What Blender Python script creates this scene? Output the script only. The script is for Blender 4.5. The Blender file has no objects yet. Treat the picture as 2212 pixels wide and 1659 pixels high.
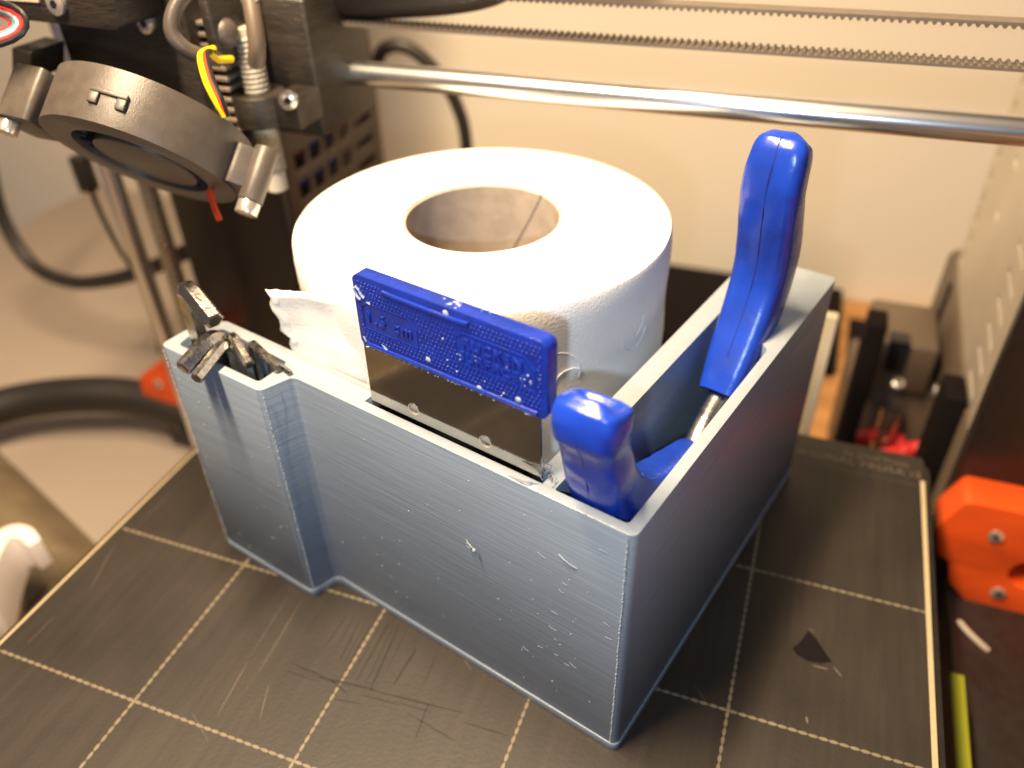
import bpy, bmesh, math, random
from mathutils import Vector, Matrix, noise
from mathutils.geometry import tessellate_polygon
random.seed(7)
SC = bpy.context.scene
COL = SC.collection
G = 0.001          # everything below is written in millimetres; the scene is in metres

# ---------------------------------------------------------------- camera
RIGHT = Vector((0.9374708792718855, 0.34714107625837676, -0.025326343821672426))
DOWN = Vector((0.1882570965422603, -0.5669073312012216, -0.8019821341100981))
FWD = Vector((-0.292758631159998, 0.7470670324706379, -0.5968108853538447))
CAM = Vector((193.41384, -80.17243, 196.57106))
FPX, IW, IH = 1760.678, 2212.0, 1659.0
cd = bpy.data.cameras.new('camera'); co = bpy.data.objects.new('camera', cd); COL.objects.link(co)
U_, B_ = -DOWN, -FWD
co.matrix_world = Matrix(((RIGHT.x, U_.x, B_.x, CAM.x * G), (RIGHT.y, U_.y, B_.y, CAM.y * G), (RIGHT.z, U_.z, B_.z, CAM.z * G), (0, 0, 0, 1)))
cd.sensor_width = 9.6; cd.lens = 9.6 * FPX / IW
cd.clip_start = 0.005; cd.clip_end = 20
cd.dof.use_dof = True; cd.dof.focus_distance = 0.184; cd.dof.aperture_fstop = 2.15
SC.camera = co

def ray(px, py): return RIGHT * ((px - IW / 2) / FPX) + DOWN * ((py - IH / 2) / FPX) + FWD
def onz(px, py, z): d = ray(px, py); return CAM + d * ((z - CAM.z) / d.z)
def ony(px, py, y): d = ray(px, py); return CAM + d * ((y - CAM.y) / d.y)
def onx(px, py, x): d = ray(px, py); return CAM + d * ((x - CAM.x) / d.x)
def atd(px, py, dist): return CAM + ray(px, py) * dist

# ---------------------------------------------------------------- world, lamps, exposure
w = bpy.data.worlds.new('World'); SC.world = w; w.use_nodes = True
w.node_tree.nodes['Background'].inputs[0].default_value = (0.98, 0.78, 0.82, 1)
w.node_tree.nodes['Background'].inputs[1].default_value = 0.115
def lamp(name, loc, power, col, rad):
    l = bpy.data.lights.new(name, 'POINT'); l.energy = power; l.color = col; l.shadow_soft_size = rad * G
    o = bpy.data.objects.new(name, l); COL.objects.link(o); o.location = Vector(loc) * G; return o
l_ = bpy.data.lights.new('desk_lamp_light', 'AREA'); l_.shape = 'RECTANGLE'; l_.size = 0.036; l_.size_y = 0.30; l_.energy = 9.0; l_.color = (1.0, 0.76, 0.49)
o_ = bpy.data.objects.new('desk_lamp_light', l_); COL.objects.link(o_); o_.location = Vector((37, -10, 510)) * G; o_.rotation_euler = (math.radians(16), 0, 0)
lamp('phone_light', (184, -81, 179), 0.72, (0.62, 0.80, 1.0), 2.5)
SC.view_settings.view_transform = 'Standard'; SC.view_settings.look = 'None'
SC.view_settings.exposure = 0; SC.view_settings.gamma = 1
SC.render.engine = 'CYCLES'
SC.cycles.use_denoising = True
SC.cycles.max_bounces = 8; SC.cycles.diffuse_bounces = 4; SC.cycles.glossy_bounces = 5
SC.cycles.sample_clamp_indirect = 4.0
SC.cycles.caustics_reflective = False; SC.cycles.caustics_refractive = False

# ---------------------------------------------------------------- materials
def mat(name, col, rough=0.5, metal=0.0, noise_scale=0, noise_amt=0.0, bump=0.0, bump_scale=400, stretch=(1, 1, 1),
        spec=0.5, rough_var=0.0, col2=None, coat=0.0, sss=0.0, trans=0.0, bump_dist=0.0004):
    m = bpy.data.materials.new(name); m.use_nodes = True
    nt = m.node_tree; N = nt.nodes; L = nt.links
    b = N['Principled BSDF']
    b.inputs['Base Color'].default_value = (*col, 1); b.inputs['Roughness'].default_value = rough
    b.inputs['Metallic'].default_value = metal; b.inputs['Specular IOR Level'].default_value = spec
    b.inputs['Coat Weight'].default_value = coat
    if sss: b.inputs['Subsurface Weight'].default_value = sss; b.inputs['Subsurface Radius'].default_value = (0.002, 0.002, 0.002)
    if trans: b.inputs['Transmission Weight'].default_value = trans
    tc = N.new('ShaderNodeTexCoord'); mp = N.new('ShaderNodeMapping'); mp.inputs['Scale'].default_value = stretch
    L.new(tc.outputs['Object'], mp.inputs['Vector'])
    if noise_scale:
        n = N.new('ShaderNodeTexNoise'); n.inputs['Scale'].default_value = noise_scale; n.inputs['Detail'].default_value = 5
        L.new(mp.outputs[0], n.inputs['Vector'])
        mx = N.new('ShaderNodeMix'); mx.data_type = 'RGBA'
        c2 = col2 if col2 else tuple(c * (1 - noise_amt) for c in col)
        mx.inputs['A'].default_value = (*col, 1); mx.inputs['B'].default_value = (*c2, 1)
        rmp = N.new('ShaderNodeMapRange'); rmp.inputs['From Min'].default_value = 0.35; rmp.inputs['From Max'].default_value = 0.65
        L.new(n.outputs['Fac'], rmp.inputs['Value']); L.new(rmp.outputs[0], mx.inputs['Factor'])
        L.new(mx.outputs['Result'], b.inputs['Base Color'])
        if rough_var:
            rr = N.new('ShaderNodeMapRange'); rr.inputs['To Min'].default_value = rough - rough_var; rr.inputs['To Max'].default_value = rough + rough_var
            rr.inputs['From Min'].default_value = 0.3; rr.inputs['From Max'].default_value = 0.7
            L.new(n.outputs['Fac'], rr.inputs['Value']); L.new(rr.outputs[0], b.inputs['Roughness'])
    if bump:
        n2 = N.new('ShaderNodeTexNoise'); n2.inputs['Scale'].default_value = bump_scale; n2.inputs['Detail'].default_value = 3
        L.new(mp.outputs[0], n2.inputs['Vector'])
        bp = N.new('ShaderNodeBump'); bp.inputs['Strength'].default_value = bump; bp.inputs['Distance'].default_value = bump_dist
        L.new(n2.outputs['Fac'], bp.inputs['Height']); L.new(bp.outputs[0], b.inputs['Normal'])
    return m

M = {}
# blue-grey filament: printed layers run horizontally, so the relief is stretched along the walls
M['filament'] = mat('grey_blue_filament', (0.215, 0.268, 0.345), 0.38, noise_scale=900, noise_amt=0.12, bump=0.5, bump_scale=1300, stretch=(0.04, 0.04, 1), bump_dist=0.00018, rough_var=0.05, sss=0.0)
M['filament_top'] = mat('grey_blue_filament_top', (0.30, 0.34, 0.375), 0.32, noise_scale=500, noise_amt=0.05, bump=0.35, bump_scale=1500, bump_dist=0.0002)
M['blue'] = mat('blue_vinyl', (0.012, 0.052, 0.45), 0.27, noise_scale=160, noise_amt=0.25, bump=0.16, bump_scale=700, bump_dist=0.0003, rough_var=0.07, sss=0.0)
M['blue_hard'] = mat('blue_hard_plastic', (0.010, 0.034, 0.34), 0.25, noise_scale=250, noise_amt=0.25, bump=0.25, bump_scale=1600, bump_dist=0.0002, rough_var=0.08)
M['scuff'] = mat('scuffed_plastic', (0.35, 0.42, 0.52), 0.3, bump=0.6, bump_scale=2000)
M['steel'] = mat('ground_steel', (0.62, 0.60, 0.57), 0.16, 1.0, noise_scale=300, noise_amt=0.12, bump=0.05, bump_scale=900, stretch=(1, 1, 4), rough_var=0.03)
M['blade_steel'] = mat('blade_steel', (0.46, 0.45, 0.44), 0.09, 1.0, noise_scale=200, noise_amt=0.10, bump=0.02, bump_scale=400, rough_var=0.03)
M['rod_steel'] = mat('polished_rod', (0.90, 0.90, 0.90), 0.27, 1.0, noise_scale=120, noise_amt=0.05)
M['key_steel'] = mat('nickel_steel', (0.72, 0.68, 0.62), 0.25, 1.0, noise_scale=500, noise_amt=0.35, bump=0.15, bump_scale=1500, rough_var=0.1)
M['key_dark'] = mat('dark_steel', (0.22, 0.19, 0.17), 0.30, 1.0, noise_scale=500, noise_amt=0.35, bump=0.15, bump_scale=1500, rough_var=0.1)
M['paper'] = mat('tissue_paper', (0.86, 0.85, 0.83), 0.9, noise_scale=100, noise_amt=0.03, bump=0.35, bump_scale=1500, bump_dist=0.0004, spec=0.1)
M['core'] = mat('grey_cardboard', (0.50, 0.42, 0.35), 0.85, noise_scale=150, noise_amt=0.2, bump=0.2, bump_scale=900, spec=0.15)
M['black'] = mat('black_plastic', (0.022, 0.018, 0.016), 0.42, noise_scale=300, noise_amt=0.3, bump=0.35, bump_scale=1800)
M['black_print'] = mat('black_printed_plastic', (0.035, 0.028, 0.023), 0.38, noise_scale=300, noise_amt=0.4, bump=0.8, bump_scale=1300, stretch=(0.3, 0.3, 1.5))
M['black_frame'] = mat('black_powder_coat', (0.018, 0.013, 0.012), 0.30, noise_scale=300, noise_amt=0.2, bump=0.1, bump_scale=2500)
M['fan'] = mat('grey_black_nylon', (0.085, 0.070, 0.058), 0.34, noise_scale=300, noise_amt=0.2, bump=0.4, bump_scale=3500, bump_dist=0.0002)
M['fan_dark'] = mat('black_nylon', (0.012, 0.011, 0.014), 0.35)
M['orange'] = mat('orange_filament', (0.80, 0.095, 0.012), 0.42, noise_scale=60, noise_amt=0.12, bump=0.25, bump_scale=1200, stretch=(1, 1, 3))
M['cable'] = mat('black_cable', (0.020, 0.016, 0.014), 0.5, bump=0.3, bump_scale=600)
M['wall'] = mat('cream_wall', (0.80, 0.735, 0.62), 0.9, noise_scale=3, noise_amt=0.05, bump=0.05, bump_scale=200, spec=0.1)
M['wood'] = mat('oiled_wood', (0.62, 0.30, 0.10), 0.45, noise_scale=30, noise_amt=0.35, stretch=(0.15, 2, 1), bump=0.1, bump_scale=80)
M['mat'] = mat('pale_desk_mat', (0.36, 0.295, 0.24), 0.8, noise_scale=8, noise_amt=0.07, bump=0.05)
M['belt'] = mat('rubber_belt', (0.15, 0.12, 0.095), 0.6, noise_scale=500, noise_amt=0.15, bump=0.2, bump_scale=2500)
M['sheet_edge'] = mat('brass_coloured_steel_edge', (0.62, 0.50, 0.30), 0.35, 0.3, noise_scale=200, noise_amt=0.1)
M['khaki'] = mat('khaki_fabric', (0.20, 0.152, 0.095), 0.95, noise_scale=60, noise_amt=0.2, bump=0.8, bump_scale=900, spec=0.1)
M['white'] = mat('white_plastic', (0.80, 0.74, 0.70), 0.4)
M['tip'] = mat('translucent_white', (0.75, 0.68, 0.55), 0.4)
M['red'] = mat('red_wire', (0.65, 0.03, 0.03), 0.4)
M['redorange'] = mat('orange_red_wire', (0.75, 0.06, 0.01), 0.4)
M['yellow'] = mat('yellow_wire', (0.85, 0.60, 0.01), 0.3)
M['teal'] = mat('teal_wire', (0.05, 0.25, 0.28), 0.4)
M['bluewire'] = mat('blue_connector', (0.03, 0.05, 0.35), 0.4)
M['brownpanel'] = mat('brown_black_panel', (0.070, 0.047, 0.036), 0.5, noise_scale=40, noise_amt=0.25, bump=0.1)
M['greypanel'] = mat('grey_brown_panel', (0.13, 0.095, 0.065), 0.5, noise_scale=30, noise_amt=0.2)
M['zinc'] = mat('zinc_sheet', (0.60, 0.54, 0.44), 0.5, 0.35, noise_scale=40, noise_amt=0.12)
M['screw'] = mat('zinc_screw', (0.78, 0.73, 0.65), 0.26, 0.8)
M['fin'] = mat('aluminium_fin', (0.60, 0.50, 0.40), 0.35, 0.8)
M['sticker'] = mat('cream_sticker', (0.62, 0.55, 0.42), 0.5)
M['ink'] = mat('dark_print', (0.05, 0.04, 0.035), 0.6)
M['lime'] = mat('yellow_green_tape', (0.26, 0.27, 0.012), 0.5)
M['pinkcard'] = mat('brown_pink_card', (0.30, 0.16, 0.11), 0.8)

def build_sheet_mat():
    m = bpy.data.materials.new('powder_coated_print_surface'); m.use_nodes = True
    nt = m.node_tree; N = nt.nodes; L = nt.links; b = N['Principled BSDF']
    def math_(op, a, bb=None, c=None):
        n = N.new('ShaderNodeMath'); n.operation = op
        for i, v in enumerate((a, bb, c)):
            if v is None: continue
            if isinstance(v, (int, float)): n.inputs[i].default_value = v
            else: L.new(v, n.inputs[i])
        return n.outputs[0]
    tc = N.new('ShaderNodeTexCoord'); sp = N.new('ShaderNodeSeparateXYZ'); L.new(tc.outputs['Object'], sp.inputs[0])
    X = math_('MULTIPLY', sp.outputs[0], 1000); Y = math_('MULTIPLY', sp.outputs[1], 1000)
    def line(across, along):
        # distance to nearest multiple of 50 mm, dashes 2.5 mm long with lens-shaped ends
        d = math_('ABSOLUTE', math_('SUBTRACT', math_('PINGPONG', across, 25), 0.0))
        ph = math_('MULTIPLY', along, math.pi / 2.5)
        wdt = math_('MULTIPLY', math_('POWER', math_('ABSOLUTE', math_('SINE', ph)), 0.5), 0.52)
        return math_('SMOOTH_MAX', math_('MULTIPLY', math_('SUBTRACT', wdt, d), 9), 0.0, 0.05)
    def band(v, lo, hi): return math_('MULTIPLY', math_('GREATER_THAN', v, lo), math_('LESS_THAN', v, hi))
    inside = math_('MULTIPLY', band(X, 2.0, 249.0), band(Y, -149, 148))
    g = math_('MINIMUM', math_('ADD', line(X, Y), line(Y, X)), 1.0)
    # frame line near the back edge
    bl = band(Y, 154.9, 155.8)
    g = math_('MULTIPLY', g, inside)
    g = math_('MINIMUM', math_('ADD', g, math_('MULTIPLY', bl, 0.10)), 1.0)
    def nz(scale, sx=1, sy=1, rot=0, detail=5):
        mp = N.new('ShaderNodeMapping'); mp.inputs['Scale'].default_value = (sx, sy, 1); mp.inputs['Rotation'].default_value = (0, 0, rot)
        L.new(tc.outputs['Object'], mp.inputs['Vector'])
        n = N.new('ShaderNodeTexNoise'); n.inputs['Scale'].default_value = scale; n.inputs['Detail'].default_value = detail
        L.new(mp.outputs[0], n.inputs['Vector']); return n.outputs['Fac']
    cloud = nz(22); fine = nz(900, detail=3); streak = nz(70, 5, 0.35, 0.0); streak2 = nz(90, 4, 0.25, 0.5); wear = nz(300)
    def ramp(v, a, bb, lo, hi):
        r = N.new('ShaderNodeMapRange'); r.inputs['From Min'].default_value = a; r.inputs['From Max'].default_value = bb
        r.inputs['To Min'].default_value = lo; r.inputs['To Max'].default_value = hi; L.new(v, r.inputs['Value']); return r.outputs[0]
    k = math_('MULTIPLY', ramp(cloud, 0.3, 0.7, 0.65, 1.35), ramp(streak, 0.3, 0.7, 0.75, 1.25))
    k = math_('MULTIPLY', k, ramp(streak2, 0.3, 0.7, 0.92, 1.08))
    base = N.new('ShaderNodeMix'); base.data_type = 'RGBA'; base.blend_type = 'MULTIPLY'; base.inputs['Factor'].default_value = 1
    base.inputs['A'].default_value = (0.019, 0.0132, 0.009, 1)
    cmb = N.new('ShaderNodeCombineXYZ')
    for i in range(3): L.new(k, cmb.inputs[i])
    L.new(cmb.outputs[0], base.inputs['B'])
    mx = N.new('ShaderNodeMix'); mx.data_type = 'RGBA'; L.new(base.outputs['Result'], mx.inputs['A'])
    mx.inputs['B'].default_value = (0.19, 0.155, 0.095, 1)
    L.new(math_('MULTIPLY', g, ramp(wear, 0.3, 0.6, 0.65, 1.0)), mx.inputs['Factor'])
    L.new(mx.outputs['Result'], b.inputs['Base Color'])
    L.new(ramp(cloud, 0.3, 0.7, 0.46, 0.58), b.inputs['Roughness']); b.inputs['Specular IOR Level'].default_value = 0.55
    bp = N.new('ShaderNodeBump'); bp.inputs['Strength'].default_value = 0.35; bp.inputs['Distance'].default_value = 0.00012
    L.new(fine, bp.inputs['Height'])
    bp2 = N.new('ShaderNodeBump'); bp2.inputs['Strength'].default_value = 0.5; bp2.inputs['Distance'].default_value = 0.00012
    L.new(g, bp2.inputs['Height']); L.new(bp.outputs[0], bp2.inputs['Normal']); L.new(bp2.outputs[0], b.inputs['Normal'])
    return m
M['sheet'] = build_sheet_mat()
M['residue'] = mat('dull_residue', (0.009, 0.006, 0.004), 0.58, spec=0.43, noise_scale=400, noise_amt=0.4)
M['seam'] = mat('dark_blue_seam', (0.004, 0.015, 0.16), 0.5)
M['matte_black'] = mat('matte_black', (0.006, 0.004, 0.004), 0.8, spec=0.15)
M['scratch'] = mat('pale_scratch', (0.125, 0.095, 0.07), 0.5)

# ---------------------------------------------------------------- mesh helpers (mm in, metres out)
def mesh_obj(name, verts, faces, m, parent=None, smooth=False, bevel=0, seg=2, subsurf=0, kind=None, angle=35):
    me = bpy.data.meshes.new(name)
    me.from_pydata([(v[0] * G, v[1] * G, v[2] * G) for v in verts], [], faces)
    bm = bmesh.new(); bm.from_mesh(me); bmesh.ops.recalc_face_normals(bm, faces=bm.faces); bm.to_mesh(me); bm.free()
    me.materials.append(m)
    o = bpy.data.objects.new(name, me); COL.objects.link(o)
    if parent: o.parent = parent
    if bevel:
        md = o.modifiers.new('bevel', 'BEVEL'); md.width = bevel * G; md.segments = seg; md.limit_method = 'ANGLE'; md.angle_limit = math.radians(angle)
        smooth = True
    if subsurf:
        md = o.modifiers.new('sub', 'SUBSURF'); md.levels = subsurf; md.render_levels = subsurf
    if smooth:
        for p in me.polygons: p.use_smooth = True
        if not subsurf and not bevel:
            try: me.set_sharp_from_angle(angle=math.radians(angle))
            except Exception: pass
    if kind: o['kind'] = kind
    return o
def thing(name, label, cat, loc=(0, 0, 0), group=None):
    o = bpy.data.objects.new(name, None); COL.objects.link(o); o.location = Vector(loc) * G
    o.empty_display_size = 0.01
    o['label'] = label; o['category'] = cat
    if group: o['group'] = group
    return o
def tag(o, label, cat, group=None):
    o['label'] = label; o['category'] = cat
    if group: o['group'] = group
    return o
def idf(x, y, z): return (x, y, z)
class MB:
    """collects geometry of one mesh"""
    def __init__(s): s.v = []; s.f = []
    def add(s, vs, fs):
        k = len(s.v); s.v += [tuple(v) for v in vs]; s.f += [tuple(i + k for i in f) for f in fs]
    def box(s, x0, x1, y0, y1, z0, z1, fn=idf):
        vs = [fn(x, y, z) for z in (z0, z1) for y in (y0, y1) for x in (x0, x1)]
        s.add(vs, [(0, 2, 3, 1), (4, 5, 7, 6), (0, 1, 5, 4), (2, 6, 7, 3), (0, 4, 6, 2), (1, 3, 7, 5)])
    def prism(s, outer, z0, z1, holes=(), fn=idf):
        loops = [outer] + list(holes)
        pts = [p for l in loops for p in l]
        tris = tessellate_polygon([[Vector((p[0], p[1], 0)) for p in l] for l in loops])
        n = len(pts)
        vs = [fn(p[0], p[1], z0) for p in pts] + [fn(p[0], p[1], z1) for p in pts]
        fs = [tuple(t) for t in tris] + [tuple(i + n for i in t) for t in tris]
        k = 0
        for l in loops:
            m = len(l)
            for i in range(m):
                a, b = k + i, k + (i + 1) % m
                fs.append((a, b, b + n, a + n))
            k += m
        s.add(vs, fs)
    def tube(s, path, r, seg=10, cap=True, squash=None):
        """path of Vectors, r float or list"""
        P = [Vector(p) for p in path]; n = len(P)
        up = Vector((0, 0, 1)); ring = []
        t0 = (P[1] - P[0]).normalized()
        a = t0.cross(up) if abs(t0.dot(up)) < 0.95 else t0.cross(Vector((1, 0, 0)))
        a.normalize()
        vs = []
        for i in range(n):
            t = (P[min(i + 1, n - 1)] - P[max(i - 1, 0)]).normalized()
            a = (a - t * a.dot(t)).normalized(); b = t.cross(a)
            rr = r[i] if isinstance(r, (list, tuple)) else r
            for k in range(seg):
                th = 2 * math.pi * k / seg
                vs.append(P[i] + a * math.cos(th) * rr + b * math.sin(th) * rr * (squash or 1))
        fs = []
        for i in range(n - 1):
            for k in range(seg):
                fs.append((i * seg + k, i * seg + (k + 1) % seg, (i + 1) * seg + (k + 1) % seg, (i + 1) * seg + k))
        if cap:
            fs.append(tuple(range(seg))[::-1]); fs.append(tuple((n - 1) * seg + k for k in range(seg)))
        s.add(vs, fs)
    def ball(s, c, r, seg=8, rings=5, fn=idf, sx=1, sy=1, sz=1):
        vs = []; fs = []
        for i in range(rings + 1):
            ph = math.pi * i / rings
            for k in range(seg):
                th = 2 * math.pi * k / seg
                vs.append(fn(c[0] + sx * r * math.sin(ph) * math.cos(th), c[1] + sy * r * math.sin(ph) * math.sin(th), c[2] + sz * r * math.cos(ph)))
        for i in range(rings):
            for k in range(seg):
                fs.append((i * seg + k, i * seg + (k + 1) % seg, (i + 1) * seg + (k + 1) % seg, (i + 1) * seg + k))
        s.add(vs, fs)
    def out(s, name, m, parent=None, **kw): return mesh_obj(name, s.v, s.f, m, parent, **kw)
def box(name, m, x0, x1, y0, y1, z0, z1, parent=None, fn=idf, **kw):
    b = MB(); b.box(x0, x1, y0, y1, z0, z1, fn); return b.out(name, m, parent, **kw)
def tube(name, m, path, r, parent=None, seg=12, **kw):
    b = MB(); b.tube(path, r, seg); return b.out(name, m, parent, smooth=True, **kw)
def catmull(pts, n=8):
    P = [Vector(p) for p in pts]; out = []
    Q = [P[0] * 2 - P[1]] + P + [P[-1] * 2 - P[-2]]
    for i in range(1, len(Q) - 2):
        for k in range(n):
            t = k / n
            a, b, c, d = Q[i - 1], Q[i], Q[i + 1], Q[i + 2]
            out.append(0.5 * ((2 * b) + (c - a) * t + (2 * a - 5 * b + 4 * c - d) * t * t + (3 * b - a - 3 * c + d) * t ** 3))
    out.append(P[-1]); return out
def arc(cx, cy, r, a0, a1, n=6):
    return [(cx + r * math.cos(math.radians(a0 + (a1 - a0) * i / n)), cy + r * math.sin(math.radians(a0 + (a1 - a0) * i / n))) for i in range(n + 1)]
def rrect(x0, x1, y0, y1, r, n=5):
    return arc(x1 - r, y0 + r, r, -90, 0, n) + arc(x1 - r, y1 - r, r, 0, 90, n) + arc(x0 + r, y1 - r, r, 90, 180, n) + arc(x0 + r, y0 + r, r, 180, 270, n)
def rounded(poly, radii, n=5):
    out = []; m = len(poly)
    for i, p in enumerate(poly):
        p = Vector(p); a = Vector(poly[i - 1]); b = Vector(poly[(i + 1) % m]); r = radii[i] if isinstance(radii, (list, tuple)) else radii
        if r <= 0: out.append(tuple(p)); continue
        da = (a - p); db = (b - p); la, lb = da.length, db.length; da.normalize(); db.normalize()
        r_ = min(r, la * 0.45, lb * 0.45)
        s, e = p + da * r_, p + db * r_
        for k in range(n + 1):
            t = k / n
            q = s * (1 - t) ** 2 + p * 2 * t * (1 - t) + e * t * t
            out.append((q.x, q.y))
    return out

# caddy frame: u runs left along the long front wall, v runs back, w up
C0 = Vector((174.5, 30.5, 0)); TH = math.radians(15)
UU = Vector((-math.cos(TH), math.sin(TH), 0)); VV = Vector((math.sin(TH), math.cos(TH), 0))
def LC(u, v, z): p = C0 + UU * u + VV * v; return (p.x, p.y, z)
def LV(u, v, z): return Vector(LC(u, v, z))
ZT = 77.6
# frame empty: local x = along wall to the right (-u), local y = v. Materials then see the print's own axes.
CADDY_M = Matrix(((-UU.x, VV.x, 0, C0.x * G), (-UU.y, VV.y, 0, C0.y * G), (0, 0, 1, 0), (0, 0, 0, 1)))
def Lf(u, v, z): return (-u, v, z)      # caddy-local coordinates for meshes parented to an empty at CADDY_M

def solid_text(o):
    dg = bpy.context.evaluated_depsgraph_get(); dg.update()
    me = bpy.data.meshes.new_from_object(o.evaluated_get(dg)); n = bpy.data.objects.new('lettering', me); COL.objects.link(n)
    n.parent = o.parent; n.matrix_parent_inverse = o.matrix_parent_inverse.copy(); n.matrix_basis = o.matrix_basis.copy()
    bpy.data.objects.remove(o); return n
# ================================================================ SETTING
wl = MB(); wl.box(-1100, 1300, 452, 470, -700, 900); o = wl.out('wall', M['wall']); o['kind'] = 'structure'
dk = MB(); dk.box(-420, 900, -400, 449, -125, -95); o = dk.out('wooden_desk', M['wood'], bevel=1.5)
tag(o, 'wooden desk top standing under the printer against the cream wall', 'desk')
dm = MB(); dm.prism(rounded([(-415, -390), (-16, -390), (-16, 446), (-415, 446)], 8), -95, -93.4); o = dm.out('desk_mat', M['mat'])
tag(o, 'pale beige desk mat lying on the desk left of the printer', 'desk mat')

# ================================================================ PRINT BED
hb = thing('heated_bed', 'black heated bed plate under the steel print sheet', 'print bed', (125, 20, -1))
def sub(o, parent):        # parent while keeping world coordinates written in mm
    o.parent = parent; o.matrix_parent_inverse = Matrix.Translation(parent.location).inverted(); return o
x = MB(); x.prism(rounded([(-2.5, -146), (252.5, -146), (252.5, 168), (-2.5, 168)], 3), -7.5, -1.25); sub(x.out('bed_plate', M['black'], bevel=0.3), hb)
for sx in (20, 125, 230):
    for sy in (-120, 10, 140): x = MB(); x.tube([(sx, sy, -40), (sx, sy, -7.6)], 3.5, 10); sub(x.out('spacer', M['black'], smooth=True), hb)
ps = thing('print_sheet', 'dark powder coated steel sheet with dashed beige grid lines', 'print sheet', (125, 20, -0.5))
x = MB(); x.prism(rounded([(-0.2, -149), (250.4, -149), (250.4, 170.5), (-0.2, 170.5)], 2.5), -1.0, -0.02)
sh = x.out('sheet_surface', M['sheet']); sub(sh, ps)
x = MB()
x.prism([(249.0, -147), (250.4, -147), (250.4, 158), (249.0, 158)], -0.02, 0.05); sub(x.out('sheet_edge', M['sheet_edge']), ps); x = MB()
x.prism([(-0.2, -147), (0.7, -147), (0.7, 164), (-0.2, 164)], -0.02, 0.05)
sub(x.out('sheet_edge', M['sheet_edge']), ps)
def bed_text(s, x0, y0, size, parent, m, name='lettering'):
    c = bpy.data.curves.new(name, 'FONT'); c.body = s; c.size = size * G; c.extrude = 0.00002; c.space_character = 1.1
    o = bpy.data.objects.new(name, c); COL.objects.link(o); c.materials.append(m); o.location = (x0 * G, y0 * G, 0.00004); sub(o, parent); return solid_text(o)
bed_text('ORIGINAL PRUSA i3', 205, 159.0, 4.6, ps, M['scratch'])
bed_text('by Josef Prusa', 224, 164.0, 3.4, ps, M['scratch'])
# dull marks left by earlier prints, and scratches
x = MB()
def strip(mb, a, b, wd, z=0.012):
    a = Vector((a[0], a[1], 0)); b = Vector((b[0], b[1], 0)); t = (b - a).normalized(); n = Vector((-t.y, t.x, 0)) * wd / 2
    q = 8; top = []; bot = []
    for i in range(q + 1):
        f = i / q; p = a.lerp(b, f); k = math.sin(math.pi * min(max(f, 0.04), 0.96)) ** 0.4 * (0.7 + 0.5 * random.random())
        top.append(p + n * k); bot.append(p - n * k)
    vs = [(p.x, p.y, z) for p in top] + [(p.x, p.y, z) for p in bot]
    mb.add(vs, [(i, i + 1, q + 2 + i, q + 1 + i) for i in range(q)])
for (ax, ay, bx, by, wd) in [(748, 1330, 700, 1400, 5), (775, 1345, 735, 1425, 6), (800, 1350, 745, 1450, 5), (840, 1345, 770, 1470, 6), (862, 1350, 800, 1490, 7),
                             (640, 1437, 700, 1462, 7), (690, 1462, 810, 1490, 8), (800, 1490, 1000, 1540, 6), (620, 1450, 690, 1472, 4), (880, 1540, 985, 1602, 4),
                             (900, 1400, 850, 1480, 8), (1000, 1560, 1100, 1590, 5), (720, 1510, 780, 1520, 4), (925, 1520, 895, 1600, 4), (760, 1340, 722, 1410, 3), (788, 1350, 742, 1436, 3), (822, 1352, 760, 1460, 3), (852, 1348, 788, 1480, 3), (878, 1362, 835, 1450, 3), (660, 1455, 760, 1485, 3), (780, 1500, 860, 1522, 4), (850, 1515, 930, 1538, 3), (716, 1470, 752, 1500, 5), (940, 1420, 915, 1480, 3)]:
    a, b = onz(ax, ay, 0), onz(bx, by, 0); strip(x, a, b, wd / 11.0)
for (px, py, r) in [(1010, 1395, 1.6)]:
    c = onz(px, py, 0); x.prism([(c.x + r * (0.6 + 0.5 * random.random()) * math.cos(t), c.y + r * 0.6 * (0.6 + 0.5 * random.random()) * math.sin(t)) for t in [i * math.pi / 6 for i in range(12)]], 0.0, 0.010)
ob = x.out('print_residue', M['residue'], kind='stuff'); sub(ob, ps)
x = MB()
for (ax, ay, bx, by, wd) in [(650, 1300, 560, 1450, 1.6), (620, 1290, 540, 1420, 1.0), (535, 1430, 470, 1545, 2.2), (250, 1170, 195, 1275, 1.4), (120, 1330, 60, 1390, 1.2), (580, 1480, 560, 1560, 1.8),
                             (415, 1540, 450, 1600, 1.2), (1500, 1480, 1525, 1515, 1.5), (1000, 1420, 1020, 1450, 1.2)]:
    a, b = onz(ax, ay, 0), onz(bx, by, 0); strip(x, a, b, wd / 9.0, 0.018)
sub(x.out('scratch', M['scratch'], kind='stuff'), ps)
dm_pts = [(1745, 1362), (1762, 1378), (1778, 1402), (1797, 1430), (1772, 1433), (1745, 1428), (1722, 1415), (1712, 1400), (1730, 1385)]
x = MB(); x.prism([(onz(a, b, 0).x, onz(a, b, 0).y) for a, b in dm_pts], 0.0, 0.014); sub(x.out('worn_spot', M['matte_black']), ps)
x = MB()
for (ax, ay, bx, by, wd) in [(1755, 1437, 1788, 1446, 2.2), (1800, 1440, 1818, 1462, 2.0), (1748, 1358, 1760, 1366, 1.2), (1742, 1548, 1744, 1562, 3.0)]:
    a, b = onz(ax, ay, 0), onz(bx, by, 0); strip(x, a, b, wd / 5.0, 0.02)
sub(x.out('worn_rim', M['scratch'], kind='stuff'), ps)

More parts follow.
